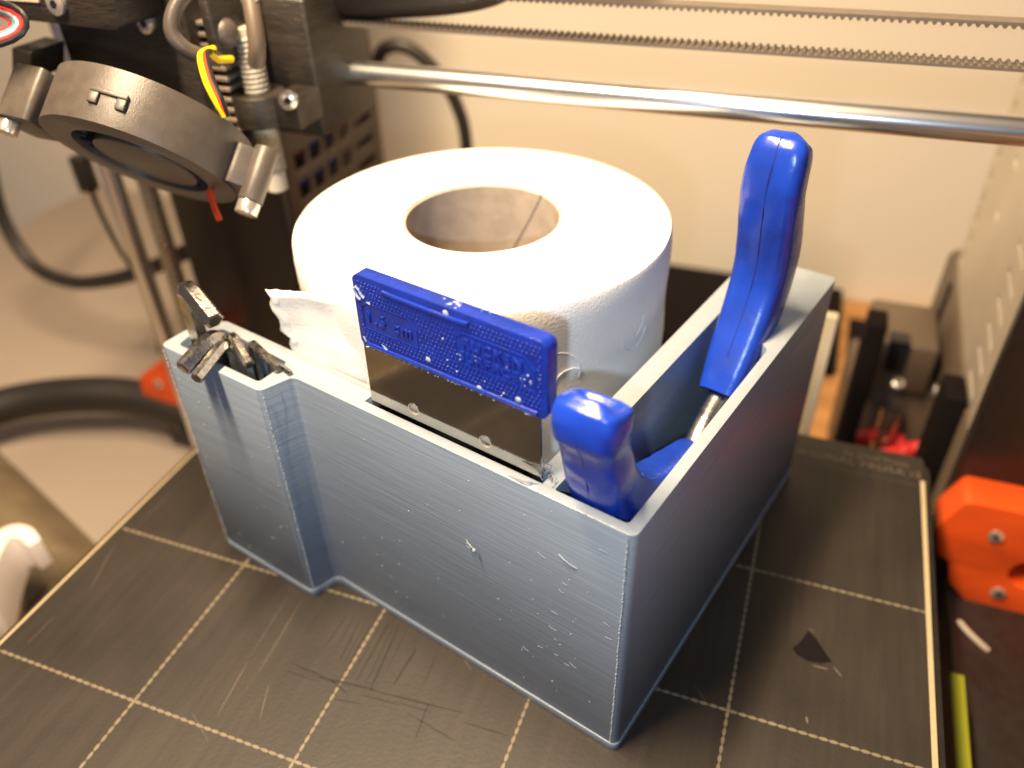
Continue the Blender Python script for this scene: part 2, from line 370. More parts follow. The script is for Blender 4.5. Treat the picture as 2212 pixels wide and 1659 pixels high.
# ================================================================ TOOL CADDY
cad = thing('tool_caddy', 'blue-grey 3D printed tool caddy box standing on the dark print sheet', 'tool caddy')
cad.matrix_world = CADDY_M
outer = rounded([(-1.0, -1.0), (95.6, -1.0), (98.0, -9.8), (136.6, -10.6), (137.0, -2.0), (131.6, 7.0), (25.0, 7.0), (25.0, 121), (-1.0, 121)],
                [2.0, 2.0, 1.6, 2.2, 1.8, 1.5, 0.8, 1.2, 2.0])
h_ply = rounded([(1.9, 1.6), (19.3, 1.6), (19.3, 92.5), (1.9, 74.5)], [1.2, 0.6, 0.8, 1.0])
h_slot = [(22.4, 1.7), (73.6, 1.7), (73.6, 4.9), (22.4, 4.9)]
h_poc = rounded([(101.2, -7.2), (132.6, -7.7), (133.6, -3.6), (128.6, 3.8), (101.6, 2.6)], [1.2, 1.4, 0.8, 1.2, 1.2])
x = MB(); x.prism(outer, 2.5, ZT - 0.0, [h_ply, h_slot, h_poc], Lf)
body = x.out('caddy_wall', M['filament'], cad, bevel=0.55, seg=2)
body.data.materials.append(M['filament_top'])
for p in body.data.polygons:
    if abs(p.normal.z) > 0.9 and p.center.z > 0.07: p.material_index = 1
base_o = rounded([(-1.3, -1.3), (95.4, -1.3), (97.8, -10.1), (136.9, -10.9), (137.3, -2.0), (137.3, 121.3), (-1.3, 121.3)], [2.2, 2.0, 1.8, 2.2, 1.8, 2.0, 2.0])
x = MB(); x.prism(base_o, 0.02, 2.6, (), Lf); x.out('caddy_base', M['filament'], cad, bevel=0.5, seg=2)
x = MB(); x.prism([(25.1, 118.8), (137, 118.8), (137, 121.4), (25.1, 121.4)], 3.2, 16, (), Lf); x.prism([(134.4, 8), (137, 8), (137, 118.7), (134.4, 118.7)], 3.2, 16, (), Lf)
x.out('low_lip', M['filament'], cad, bevel=0.4)
# seam of blobs down the printed corners
x = MB()
for (su, sv) in ((0.55, -1.12), (97.1, -9.6), (95.9, -1.15), (135.6, -10.75)):
    z = 3.5
    while z < ZT - 1.0:
        x.ball((-su + random.uniform(-.1, .1), sv + random.uniform(-.06, .06), z), random.uniform(0.16, 0.30), 5, 3, sz=1.0); z += random.uniform(0.45, 0.8)
x.out('layer_seam', M['filament_top'], cad, smooth=True, kind='stuff')
# zits and stringing over the front wall
x = MB()
for i in range(55):
    u = random.uniform(1, 94); z = random.uniform(6, 76); r = random.uniform(0.07, 0.16)
    x.ball((-u, -1.0, z), r, 5, 3, sx=1.0 + random.random(), sz=0.9)
for i in range(26):
    u = random.uniform(99, 134); x.ball((-u, -9.9 - 0.02 * (u - 98), random.uniform(6, 74)), random.uniform(0.1, 0.22), 5, 3)
for i in range(14):
    u = random.uniform(2, 30); z = random.uniform(20, 72); a = random.uniform(-0.5, 0.2); l = random.uniform(0.8, 2.4)
    x.tube([(-u, -1.02, z), (-u + l * 0.5 * math.cos(a), -1.12, z + l * 0.5 * math.sin(a)), (-u + l * math.cos(a), -1.02, z + l * math.sin(a))], 0.06, 4)
# roughness along the top rim
for i in range(260):
    u = random.choice((random.uniform(4, 30), random.uniform(72, 96), random.uniform(18, 72)))
    v = random.uniform(-1.0, 0.2) if u < 74 else random.uniform(-0.6, 6.4)
    x.ball((-u, v, ZT), random.uniform(0.08, 0.17), 5, 3, sx=1.6, sz=0.5)
x.out('print_blob', M['filament_top'], cad, smooth=True, kind='stuff')
# string loop standing off the front wall and the fuzz beside the blade
x = MB()
x.tube(catmull([(-42.6, -1.0, 50.6), (-41.6, -1.8, 51.4), (-40.4, -2.3, 51.0), (-39.4, -2.2, 50.6)], 4), 0.14, 5)
x.ball((-39.1, -2.5, 50.4), 0.55, 8, 5)
x.tube(catmull([(-41.0 + 0.9 * math.cos(t), -2.0, 50.5 + 0.7 * math.sin(t)) for t in [i * 0.7 for i in range(10)]], 3), 0.10, 4)
x.tube(catmull([(-16.5, -1.0, 62.0), (-14.8, -1.5, 61.8), (-13.2, -1.3, 60.9), (-11.8, -1.0, 60.4)], 4), 0.16, 5)
for k in range(10):
    bx = -random.uniform(19.5, 25); by = random.uniform(2.6, 6.5); h = random.uniform(0.8, 2.2)
    x.tube(catmull([(bx, by, ZT - 0.1), (bx + random.uniform(-1, 1), by + random.uniform(-1, 1), ZT + h), (bx + random.uniform(-2, 2), by + random.uniform(-1.5, 1.5), ZT + h * random.random())], 4), 0.09, 4)
for k in range(3):
    x.tube(catmull([(-30 + k, -0.5, ZT), (-27 + k, -0.2 - 0.3 * k, ZT + 0.9), (-24, 0.6, ZT + 0.5), (-22.6, 1.2, ZT - 0.2)], 5), 0.12, 4)
x.out('plastic_string', M['filament_top'], cad, smooth=True, kind='stuff')
# hair-thin strand on the pocket side
x = MB(); x.tube(catmull([(-96.9, -5.2, 76.8), (-96.5, -5.0, 72), (-97.0, -6.6, 60), (-97.2, -7.2, 50)], 6), 0.10, 5)
x.out('loose_strand', M['filament_top'], cad, smooth=True)

# ================================================================ TOILET ROLL
RC = Vector((109.8, 114.5, 0)); RR = 52.6; RH = 21.6; RZ0, RZ1 = 3.3, 98.4
tr = thing('toilet_roll', 'white toilet paper roll standing in the open part of the caddy', 'toilet roll', (RC.x, RC.y, RZ0))
x = MB(); n = 160
prof = []  # (r,z) closed loop
for (r, z) in [(RH + 0.8, RZ0), (RR - 0.8, RZ0), (RR, RZ0 + 0.8)]: prof.append((r, z))
for k in range(1, 24): prof.append((RR + 0.25 * math.sin(k * 0.9), RZ0 + 0.8 + (RZ1 - RZ0 - 2.6) * k / 24))
prof += [(RR, RZ1 - 1.6), (RR - 0.4, RZ1 - 0.5), (RR - 1.4, RZ1)]
for k in range(1, 14): prof.append((RR - 1.4 - (RR - 1.4 - RH - 0.8) * k / 14, RZ1 + (0.18 if k % 2 else -0.1)))
prof += [(RH + 0.8, RZ1 - 0.1)]
vs = []; fs = []; m_ = len(prof)
for i in range(n):
    t = 2 * math.pi * i / n
    for (r, z) in prof:
        k = 1.0
        if r > RR - 1: k += 0.0035 * noise.noise(Vector((math.cos(t) * 2.2, math.sin(t) * 2.2, z * 0.03))) + 0.0015 * noise.noise(Vector((math.cos(t) * 9, math.sin(t) * 9, z * 0.15)))
        vs.append((RC.x + r * k * math.cos(t), RC.y + r * k * math.sin(t), z))
for i in range(n):
    for k in range(m_):
        a = i * m_ + k; b = i * m_ + (k + 1) % m_; c = ((i + 1) % n) * m_ + (k + 1) % m_; d = ((i + 1) % n) * m_ + k
        fs.append((a, b, c, d))
x.add(vs, fs); sub(x.out('paper_winding', M['paper'], smooth=True), tr)
# embossed arcs and flowers on the paper
x = MB()
def on_roll(ang, z, off=0.12): return Vector((RC.x + (RR + off) * math.cos(ang), RC.y + (RR + off) * math.sin(ang), z))
for k in range(60):
    a0 = -math.pi * 0.5 + random.uniform(-1.3, 1.3); z0 = random.uniform(8, 92); rad = random.uniform(3, 9); s0 = random.uniform(0, 6.28); sp = random.uniform(1.2, 3.0)
    pts = [on_roll(a0 + rad * math.cos(s0 + sp * i / 10) / RR, min(max(z0 + rad * math.sin(s0 + sp * i / 10), 5), 96), -0.06) for i in range(11)]
    x.tube(pts, 0.17, 5)
sub(x.out('embossing', M['paper'], smooth=True, kind='stuff'), tr)
# cardboard core
x = MB(); vs = []; fs = []; prof = [(RH, RZ0), (RH + 0.75, RZ0), (RH + 0.75, RZ1 - 0.7), (RH, RZ1 - 0.7)]
for i in range(96):
    t = 2 * math.pi * i / 96
    for (r, z) in prof: vs.append((RC.x + r * math.cos(t), RC.y + r * math.sin(t), z))
for i in range(96):
    for k in range(4):
        j = (i + 1) % 96; fs.append((i * 4 + k, i * 4 + (k + 1) % 4, j * 4 + (k + 1) % 4, j * 4 + k))
x.add(vs, fs); core = sub(x.out('cardboard_core', M['core'], smooth=True, angle=50), tr)
x = MB()
x.tube([Vector((RC.x + (RH - 0.02) * math.cos(t), RC.y + (RH - 0.02) * math.sin(t), z)) for t, z in [(math.radians(58) + 0.055 * i, RZ1 - 2.2 * i) for i in range(40)]], 0.16, 5)
sub(x.out('core_seam', M['ink'], smooth=True), core)
# loose sheet with a torn edge, leaving the roll at the front and hanging to the left
x = MB(); NU, NZ = 60, 44; vs = []
for j in range(NZ + 1):
    z = 4 + (97.2 - 4) * j / NZ
    for i in range(NU + 1):
        s = i / NU
        zz = z - 3.3 * s * (j / NZ)
        u_end = 109.6 - (97 - z) * 0.17 + 1.1 * noise.noise(Vector((z * 0.55, 3.1, 0))) + 1.5 * abs(math.sin(z * 0.46))
        u = 70 + (u_end - 70) * s
        v = 14.5 - 5.2 * s + 0.9 * noise.noise(Vector((u * 0.11, z * 0.07, 1.7))) * min(1, s * 3) + 0.9 * math.sin((u + z * 0.8) * 0.16) * s
        if s > 0.96: v -= 0.6 * random.random() + 0.3
        if u < 84 and v > 13.2: v = 13.2 - 0.02 * (84 - u) + 0.0
        if j == NZ: zz += 0.5 * noise.noise(Vector((u * 0.6, 0, 0)))
        vs.append(LC(u, v, zz))
fs = [(j * (NU + 1) + i, j * (NU + 1) + i + 1, (j + 1) * (NU + 1) + i + 1, (j + 1) * (NU + 1) + i) for j in range(NZ) for i in range(NU)]
x.add(vs, fs); ls = sub(x.out('loose_sheet', M['paper'], smooth=True, angle=180), tr)
md = ls.modifiers.new('solid', 'SOLIDIFY'); md.thickness = 0.00025

# ================================================================ BLADE SCRAPER
scr = thing('blade_scraper', 'wide steel blade scraper with studded blue plastic handle in the front slot', 'scraper')
scr.matrix_world = CADDY_M
bv = 2.6
hole = lambda cu, cz, r: [(-cu + r * math.cos(t), cz + r * math.sin(t)) for t in [i * 2 * math.pi / 24 for i in range(24)]]
x = MB(); x.prism([(-72.7, 22), (-23.2, 22), (-23.2, 97), (-71.4, 97)], bv - 0.2, bv + 0.2, [hole(58.2, 81.4, 1.45), hole(37.7, 81.4, 1.45)], lambda a, b, c: (a, c, b))
x.out('blade', M['blade_steel'], scr)
x = MB()
for cu in (58.2, 37.7):
    for k in range(28):
        t0, t1 = 2 * math.pi * k / 28, 2 * math.pi * (k + 1) / 28
        q = [(-cu + r * math.cos(t), bv + dv, 81.4 + r * math.sin(t)) for t in (t0, t1) for r, dv in ((1.38, -0.27), (1.62, -0.27), (1.62, 0.27), (1.38, 0.27))]
        x.add(q, [(0, 4, 5, 1), (1, 5, 6, 2), (2, 6, 7, 3), (3, 7, 4, 0)])
x.out('hole_rim', M['screw'], scr, smooth=True)
HU0, HU1, HZ0, HZ1, HV0, HV1 = 20.7, 70.3, 95.6, 113.9, 0.9, 4.4
x = MB(); x.prism(rrect(-HU1, -HU0, HZ0, HZ1, 1.9), HV0, HV1, (), lambda a, b, c: (a, c, b))
han = x.out('handle', M['blue_hard'], scr, bevel=0.7, seg=3)
x = MB()      # rolled bead along the lower edge and a ridge under the top edge
x.tube([(-HU1 + 2.2, HV0 - 0.05, HZ0 + 1.1), (-HU0 - 2.2, HV0 - 0.05, HZ0 + 1.1)], 0.55, 8)
x.tube(catmull([(-61.5, HV0 + 0.1, HZ1 - 1.3), (-60, HV0 - 0.15, HZ1 - 2.0), (-45, HV0 - 0.15, HZ1 - 2.2), (-39, HV0 - 0.1, HZ1 - 2.0)], 4), [0.5] * 12 + [0.5], 8)
x.out('bead', M['blue_hard'], han, smooth=True)
x = MB(); cnt = 0
for r in range(15):
    for c in range(48):
        uu = HU0 + 1.6 + c * 0.98 + (0.49 if r % 2 else 0); zz = HZ0 + 2.6 + r * 1.0
        if uu > HU1 - 1.4 or zz > HZ1 - 1.6: continue
        if 52.5 < uu < 68.6 and HZ0 + 5.4 + (uu - 60) * 0.02 < zz < HZ0 + 12.0: continue
        if 23.0 < uu < 42.8 and HZ0 + 6.2 < zz < HZ0 + 13.8: continue
        if 39 < uu < 61 and zz > HZ1 - 3.0: continue
        x.ball((-uu + random.uniform(-.06, .06), HV0 - 0.02, zz + random.uniform(-.06, .06)), random.uniform(0.25, 0.34), 7, 4, sy=0.9)
x.out('stud', M['blue_hard'], han, smooth=True, kind='stuff')
x = MB()      # raised outlines of the two label fields
def frame(mb, pts, r=0.17):
    for a, b in zip(pts, pts[1:] + pts[:1]): mb.tube([(-a[0], HV0 - 0.03, a[1]), (-b[0], HV0 - 0.03, b[1])], r, 5)
frame(x, [(68.4, HZ0 + 5.4), (53, HZ0 + 5.4), (53, HZ0 + 9.8), (55.4, HZ0 + 12), (66.6, HZ0 + 12), (68.4, HZ0 + 10.6)])
frame(x, [(42.6, HZ0 + 6.2), (23.4, HZ0 + 6.2), (23.4, HZ0 + 11.0), (26.0, HZ0 + 13.6), (40.6, HZ0 + 13.6), (42.6, HZ0 + 12.2)])
x.out('field_outline', M['blue_hard'], han, smooth=True)
def htext(s, u, z, size):
    c = bpy.data.curves.new('lettering', 'FONT'); c.body = s; c.size = size * G; c.extrude = 0.00018; c.bevel_depth = 0.00006; c.offset = 0.00004; c.space_character = 1.25
    o = bpy.data.objects.new('lettering', c); COL.objects.link(o); c.materials.append(M['blue_hard']); o.parent = han
    o.location = (-u * G, (HV0 - 0.1) * G, z * G); o.rotation_euler = (math.pi / 2, 0, 0); solid_text(o)
htext('1.5 cm', 67.6, HZ0 + 7.2, 4.0); htext('RUCKEN', 40.8, HZ0 + 10.3, 3.2); htext('SURFACES', 41.8, HZ0 + 7.1, 3.0)
# dried glue and scuffs
x = MB()
def patch(pts, v=HV0 - 0.08, r=0.35):
    x.tube(catmull([(-a, v, b) for a, b in pts], 4), r, 6)
patch([(70.0, 110.4), (69.8, 109.2), (69.0, 108.2), (68.2, 108.0)]); patch([(69.4, 110.9), (68.5, 110.2), (68.0, 109.2), (67.2, 108.6)], r=0.3)
patch([(66.6, 107.9), (65.6, 107.6)], r=0.25); patch([(63.7, 98.2), (62.8, 97.2), (61.6, 96.9)], r=0.22); patch([(69.3, 98.2), (68.7, 97.0)], r=0.2)
for k in range(34):
    uu = random.uniform(22, 46); zz = random.uniform(HZ0 + 2, HZ0 + 11)
    if random.random() < 0.6: x.ball((-uu, HV0 - 0.2, zz), random.uniform(0.12, 0.28), 5, 3, sx=1.2)
for (uu, zz) in ((50.6, 99.0), (27.5, 98.2), (37.2, 97.0), (44.6, 112.4)): x.ball((-uu, HV0 - 0.05, zz), 0.75, 10, 5, sy=0.35)
for k in range(14): x.ball((-random.uniform(42, 47), random.uniform(1.3, 3.8), HZ1), random.uniform(0.15, 0.45), 6, 3, sz=0.25)
for k in range(60):
    uu = random.uniform(21.2, 69); x.ball((-uu, HV0 + random.uniform(-0.2, 0.4), HZ0 + random.uniform(-0.15, 0.15)), random.uniform(0.08, 0.22), 5, 3, sx=1.8)
x.out('scuff', M['scuff'], han, smooth=True, kind='stuff')
x = MB(); x.tube(catmull([(-37.6, 3.6, HZ1 - 0.1), (-37.9, 3.6, HZ1 + 1.4), (-37.0, 3.6, HZ1 + 1.9), (-36.2, 3.7, HZ1 + 1.1), (-35.7, 3.8, HZ1 - 0.1)], 5), 0.14, 6)
x.out('curled_fibre', M['scuff'], han, smooth=True)

# ================================================================ SIDE CUTTERS
ply = thing('side_cutters', 'side cutters with two blue vinyl dipped handles standing in the right bay', 'pliers')
ply.matrix_world = CADDY_M
def sweep(name, ctr, parent, m, e=4.2, seg=28, nsub=6, u0=10.0, lump=0.0):
    """ctr: list of (v, z, half thickness in the plane, half width along u, u offset)"""
    P = catmull([Vector((c[0], c[1], 0)) for c in ctr], nsub); A = catmull([Vector((c[2], c[3], c[4])) for c in ctr], nsub)
    vs = []; fs = []; n_ = len(P)
    for i in range(n_):
        t = (P[min(i + 1, n_ - 1)] - P[max(i - 1, 0)]).normalized(); nn = Vector((-t.y, t.x))
        for k in range(seg):
            th = 2 * math.pi * k / seg; c, s = math.cos(th), math.sin(th)
            a = A[i].x * math.copysign(abs(c) ** (2 / e), c); b = A[i].y * math.copysign(abs(s) ** (2 / e), s)
            v_, z_, u_ = P[i].x + nn.x * a, P[i].y + nn.y * a, u0 + A[i].z + b
            if lump:
                d = lump * noise.noise(Vector((u_ * 0.3, v_ * 0.3, z_ * 0.3))); v_ += d; z_ += d
            vs.append((-u_, v_, z_))
    for i in range(n_ - 1):
        for k in range(seg): fs.append((i * seg + k, i * seg + (k + 1) % seg, (i + 1) * seg + (k + 1) % seg, (i + 1) * seg + k))
    fs.append(tuple(range(seg))); fs.append(tuple((n_ - 1) * seg + k for k in range(seg)))
    FRONT[name + str(len(FRONT))] = [(P[i], (P[min(i + 1, n_ - 1)] - P[max(i - 1, 0)]).normalized(), A[i], u0) for i in range(n_)]
    b = MB(); b.add(vs, fs); return b.out(name, m, parent, smooth=True, angle=70)
FRONT = {}
def seam_path(key, side, i0, i1, du=0.0):
    out = []
    for (p_, t_, a_, u0_) in FRONT[key][i0:i1]:
        nn = Vector((-t_.y, t_.x)) * side * (a_.x - 0.02); out.append((-(u0_ + a_.z + du), p_.x + nn.x, p_.y + nn.y))
    return out
h1 = sweep('handle', [(1.2, 104.7, 1.6, 2.4, 0.8), (1.1, 104.5, 4.2, 5.8, 0.8), (0.9, 103.4, 5.0, 6.8, 0.8), (0.8, 101.0, 5.3, 7.0, 0.8), (1.0, 98.4, 5.2, 7.0, 0.9), (2.2, 95.4, 4.7, 6.6, 1.0),
                      (3.2, 92.0, 4.6, 6.5, 1.1), (5.2, 86, 5.1, 6.7, 1.1), (8.0, 79, 5.9, 6.7, 1.0), (12.5, 72, 6.8, 6.4, .6), (19, 66, 6.8, 5.4, -.2), (29, 61.5, 6.2, 5.2, -.4), (40, 58, 5.4, 4.8, -.4), (50, 55, 4.8, 4.2, -.4), (53, 54, 4.0, 3.6, -.4)],
             ply, M['blue'], lump=0.25)
h2 = sweep('handle', [(85.0, 128.4, 1.0, 2.0, -.2), (84.6, 128.1, 2.8, 4.8, -.2), (84.0, 126.8, 4.2, 6.2, -.2), (83.3, 124.0, 4.8, 6.8, -.2), (82.6, 119.5, 5.0, 7.1, 0), (82.9, 114, 5.4, 7.1, 0), (85.4, 106, 6.4, 7.1, 0.1), (87.8, 97, 7.4, 7.1, 0.2),
                      (86.8, 88, 7.6, 7.0, 0.4), (82.3, 79, 7.3, 6.8, 0.5), (76.5, 71.5, 6.6, 6.4, 0.6), (71.5, 65.5, 5.6, 5.6, 0.7), (69.5, 63.2, 5.0, 5.2, 0.7)],
             ply, M['blue'], lump=0.25)
SD1, SD2 = -1, -1
# mould seams along the handles
x = MB(); x.tube(seam_path('handle0', SD1, 22, 50), 0.13, 5); x.out('mould_seam', M['seam'], h1, smooth=True)
x = MB(); x.tube(seam_path('handle1', SD2, 8, 62), 0.15, 5); x.out('mould_seam', M['seam'], h2, smooth=True)
x = MB()
x.tube(catmull([(-10.6, -2.6, 104.3), (-10.2, -3.6, 103.4), (-9.4, -3.4, 103.6)], 4), 0.2, 6)
x.out('dimple', M['fan_dark'], h1, smooth=True)
sweep('neck', [(77, 69, 2.2, 2.6, 0.4), (68.5, 63.2, 2.3, 2.6, 0.4), (58, 58.3, 2.6, 2.7, 0.2), (51, 52, 4.0, 3.0, 0)], ply, M['steel'], e=5, seg=16)
sweep('neck', [(46, 56, 2.8, 2.6, 0), (54, 52, 3.0, 2.8, 0), (62, 44, 4.2, 3.0, 0), (64, 38, 5, 3, 0)], ply, M['steel'], e=5, seg=16)
sweep('jaw', [(54, 46, 6.0, 3.4, 0), (57, 38, 8.5, 3.6, 0), (60, 28, 7.0, 3.4, 0), (62, 18, 4.0, 2.6, 0), (63, 9, 1.2, 1.6, 0)], ply, M['steel'], e=4, seg=18)
b_ = MB(); b_.tube([(-5.8, 57, 40), (-14.2, 57, 40)], 3.2, 16); b_.out('pivot', M['steel'], ply, bevel=0.3)

# ================================================================ HEX KEYS
def hexkey(end, elbow, foot, af, m, label):
    e, k, f = LV(*end), LV(*elbow), LV(*foot)
    d1 = (k - e).normalized(); d2 = (f - k).normalized(); r = af * 1.3
    p1, p2 = k - d1 * r, k + d2 * r
    path = [e, e + d1 * 0.25]
    if (p1 - e).length > 1: path += [e.lerp(p1, 0.5)]
    for i in range(9):
        t = i / 8; path.append(p1 * (1 - t) ** 2 + k * 2 * t * (1 - t) + p2 * t * t)
    path += [f]
    rr = af / math.sqrt(3) * 1.0
    b = MB(); b.tube(path, [rr * 0.84, rr] + [rr] * (len(path) - 2), 6)
    o = thing('hex_key', label, 'hex key', (k.x, k.y, k.z), 'hex keys in the corner pocket')
    sub(b.out('key_shaft', m, smooth=True, angle=30), o)
    b = MB(); b.tube([e - d1 * 0.02, e - d1 * 0.03 - d1 * 0.06], [rr * 0.80, rr * 0.6], 6)
    sub(b.out('end_face', M['key_dark']), o)
    return o
hexkey((115.5, -5.8, 89.6), (129.5, -3.0, 95.4), (130.0, -2.2, 10), 4.6, M['key_steel'], 'largest hex key, its short arm raised highest above the pocket')
hexkey((118.0, -16.4, 80.4), (119.4, -3.3, 84.2), (122.5, -1.5, 8), 3.9, M['key_steel'], 'pale silver hex key pointing out over the left front rim')
hexkey((113.2, -16.4, 79.2), (117.0, -3.4, 82.0), (117.5, -4.5, 8), 2.9, M['key_steel'], 'brown bronze hex key lying right beside the pale silver one')
hexkey((106.6, -5.0, 79.2), (118.2, -0.6, 82.6), (114.0, -3.0, 8), 2.4, M['key_steel'], 'small hex key ending over the middle of the pocket opening')
hexkey((99.6, -1.6, 78.9), (113.8, 1.6, 80.2), (110.0, -1.0, 8), 2.1, M['key_steel'], 'thin hex key whose end rests on the right edge of the pocket')
hexkey((96.3, -0.9, 78.45), (107.0, 1.0, 79.0), (105.5, -3.0, 8), 1.3, M['key_steel'], 'thinnest hex key, its tip just past the end of the next one')

# ================================================================ X AXIS: ROD AND BELTS
o = tube('smooth_rod', M['rod_steel'], [(24, 165, 118.4), (120, 165, 118.4), (345, 165, 118.4)], 4.0, seg=48)
tag(o, 'polished steel rod running across behind the toilet roll', 'steel rod')
def belt(z, up, label):
    t = thing('drive_belt', label, 'drive belt', (150, 165, z), 'toothed belts above the steel rod')
    s = 1 if up else -1
    b = MB(); b.box(24, 345, 162, 168, z - 0.4, z + 0.4); sub(b.out('belt_band', M['belt']), t)
    b = MB(); xx = 30.0
    while xx < 345:
        pr = [(xx - 0.62, s * 0.38), (xx - 0.42, s * 0.95), (xx - 0.18, s * 1.18), (xx + 0.18, s * 1.18), (xx + 0.42, s * 0.95), (xx + 0.62, s * 0.38)]
        k = len(b.v); b.v += [(a, 162.05, z + c) for a, c in pr] + [(a, 167.95, z + c) for a, c in pr]
        b.f += [tuple(k + i for i in range(6)), tuple(k + 6 + i for i in range(6))] + [(k + i, k + (i + 1) % 6, k + 6 + (i + 1) % 6, k + 6 + i) for i in range(6)]
        xx += 2.0
    sub(b.out('belt_tooth', M['belt'], kind='stuff'), t)
belt(134.2, True, 'lower toothed belt, its teeth facing up, just above the rod')
belt(144.9, False, 'upper toothed belt, its teeth facing down, along the top edge')

# ================================================================ Z AXIS LEFT
o = tube('vertical_rod', M['rod_steel'], [(-82.4, 168, -110), (-82.4, 168, 60), (-82.4, 168, 300)], 4.0, seg=32)
tag(o, 'upright polished rod left of the threaded screw', 'steel rod')
ld = thing('lead_screw', 'upright threaded lead screw between the rod and the black frame', 'lead screw', (-64.5, 168, 60))
sub(tube('screw_core', M['key_steel'], [(-64.5, 168, -110), (-64.5, 168, 300)], 3.2, seg=16), ld)
x = MB(); pts = []
for i in range(1500):
    a = i * 2 * math.pi / 10; pts.append(Vector((-64.5 + 3.4 * math.cos(a), 168 + 3.4 * math.sin(a), -20 + i * 0.2)))
x.tube(pts[:1100], 0.62, 5); sub(x.out('thread', M['key_steel'], smooth=True), ld)

# ================================================================ PRINTER FRAME
fr = thing('printer_frame', 'black powder coated upright printer frame behind the print bed', 'printer frame', (125, 189, -95))
x = MB(); x.prism([(-72, -110), (335, -110), (335, 470), (-72, 470)], 186, 192, [[(-13, -80), (266, -80), (266, 430), (-13, 430)]], lambda a, b, c: (a, c, b))
sub(x.out('frame_plate', M['black_frame'], bevel=0.5), fr)
def screw_at(p, nrm, r, h, parent, m=None):
    n_ = Vector(nrm).normalized(); p = Vector(p); b = MB()
    b.tube([p, p + n_ * h * 0.75, p + n_ * h], [r, r, r * 0.75], 16)
    o = sub(b.out('screw', m or M['screw'], smooth=True, angle=40), parent)
    b = MB(); b.tube([p + n_ * (h + 0.02), p + n_ * (h + 0.05)], [r * 0.42, r * 0.42], 6)
    s2 = b.out('socket', M['fan_dark']); s2.parent = o; s2.matrix_parent_inverse = o.matrix_parent_inverse.copy(); s2.matrix_parent_inverse = Matrix.Translation(parent.location).inverted()
    s2.matrix_parent_inverse = Matrix.Identity(4); s2.location = (0, 0, 0)
    return o
def bracket(pts, holes, screws, label):
    t = thing('corner_bracket', label, 'bracket', (pts[0][0], 180, pts[0][1]), 'orange printed brackets bolted to the frame')
    b = MB(); b.prism(rounded(pts, 2.5), 171, 185.9, holes, lambda a, c, d: (a, d, c)); sub(b.out('bracket_body', M['orange'], bevel=1.6, seg=3), t)
    for (sx, sz) in screws: screw_at((sx, 170.9, sz), (0, -1, 0), 2.7, 0.9, t)
circ = lambda cx, cz, r: [(cx + r * math.cos(a), cz + r * math.sin(a)) for a in [i * math.pi / 10 for i in range(20)]]
bracket([(269, -16), (330, -16), (330, -84), (301, -76), (286, -69), (274, -58), (272, -47), (267, -45), (263, -31)], [circ(298, -45, 7)], [(282, -29), (291, -57)],
        'orange bracket at the right edge with two screws and a round hole')
p = [ony(a, b, 171) for a, b in ((300, 815), (352, 778), (420, 790), (420, 892), (392, 886), (314, 868))]
q = ony(343, 828, 171)
bracket([(v_.x, v_.z) for v_ in p], [], [(q.x, q.z)], 'orange bracket left of the caddy with one screw')
q1, q2 = ony(372, 880, 178), ony(420, 1010, 178)
o = box('leg_profile', M['black'], q1.x - 2, q1.x + 24, 172, 200, -113, q1.z + 2, bevel=0.8)
tag(o, 'black upright profile under the left orange bracket', 'support')
q = ony(365, 903, 172); 
o = box('profile_clip', M['greypanel'], q1.x - 7, q1.x - 2.2, 172, 180, q2.z + 8, q2.z + 17, bevel=0.6)
tag(o, 'small tan clip on the side of the black upright profile', 'clip')

# lower frame rails and things under the bed at the right
o = box('side_rail', M['black'], 276, 306, -120, 186, -95, -65, bevel=1)
tag(o, 'black aluminium rail running along the right side under the bed', 'rail')
t = [onz(2060, 1400, -45), onz(2120, 1700, -45)]
x = MB(); x.box(t[0].x - 1.5, t[0].x + 2.6, 20, 118, -46, -45); o = x.out('warning_strip', M['lime'])
tag(o, 'yellow-green strip lying under the bed at the lower right', 'strip')
x = MB(); c = onz(2100, 1372, -38)
x.tube(catmull([c + Vector((-4, 5, 0)), c + Vector((-1.5, 0, 1)), c + Vector((3, -3.5, 0)), c + Vector((5, -4, -1))], 5), [0.4] + [1.1] * 14 + [0.4], 8); o = x.out('cable_tie', M['mat'], smooth=True)
tag(o, 'white cable tie under the right side of the bed', 'cable tie')
x = MB(); x.box(309, 420, 132, 210, -94.9, -94.2); o = x.out('card', M['pinkcard']); tag(o, 'brown card on the desk right of the black rail', 'card')  # pinkish shading on the desk top, painted as a thin tinted sheet

# ================================================================ ELECTRONICS CASE (left rear) and POWER SUPPLY (right rear)
ec = thing('electronics_case', 'open dark electronics case with side vents and coloured connectors', 'electronics case', (-13, 230, 0))
x = MB()
vents = []
for k in range(7):
    z0 = 96 - k * 10.5
    vents.append([(250, z0), (266, z0), (267, z0 + 3.6), (251, z0 + 3.6)])
wins = [[(200 + 12 * i, 24 + 13 * j), (208.5 + 12 * i, 24 + 13 * j), (208.5 + 12 * i, 32 + 13 * j), (200 + 12 * i, 32 + 13 * j)] for i in range(4) for j in range(4)]
x.prism([(192.2, -60), (275, -60), (275, 124), (192.2, 124)], -14.5, -12.2, vents + wins, lambda a, b, c: (c, a, b))
sub(x.out('side_panel', M['brownpanel'], bevel=0.4), ec)
x = MB(); x.box(-70, -14.6, 192.3, 274, -60, -57); x.box(-70, -67, 192.3, 274, -57, 124); x.box(-66.9, -14.6, 271, 274, -57, 124); sub(x.out('case_shell', M['brownpanel']), ec)
cols = ['bluewire', 'red', 'red', 'bluewire', 'white', 'bluewire', 'red', 'teal']
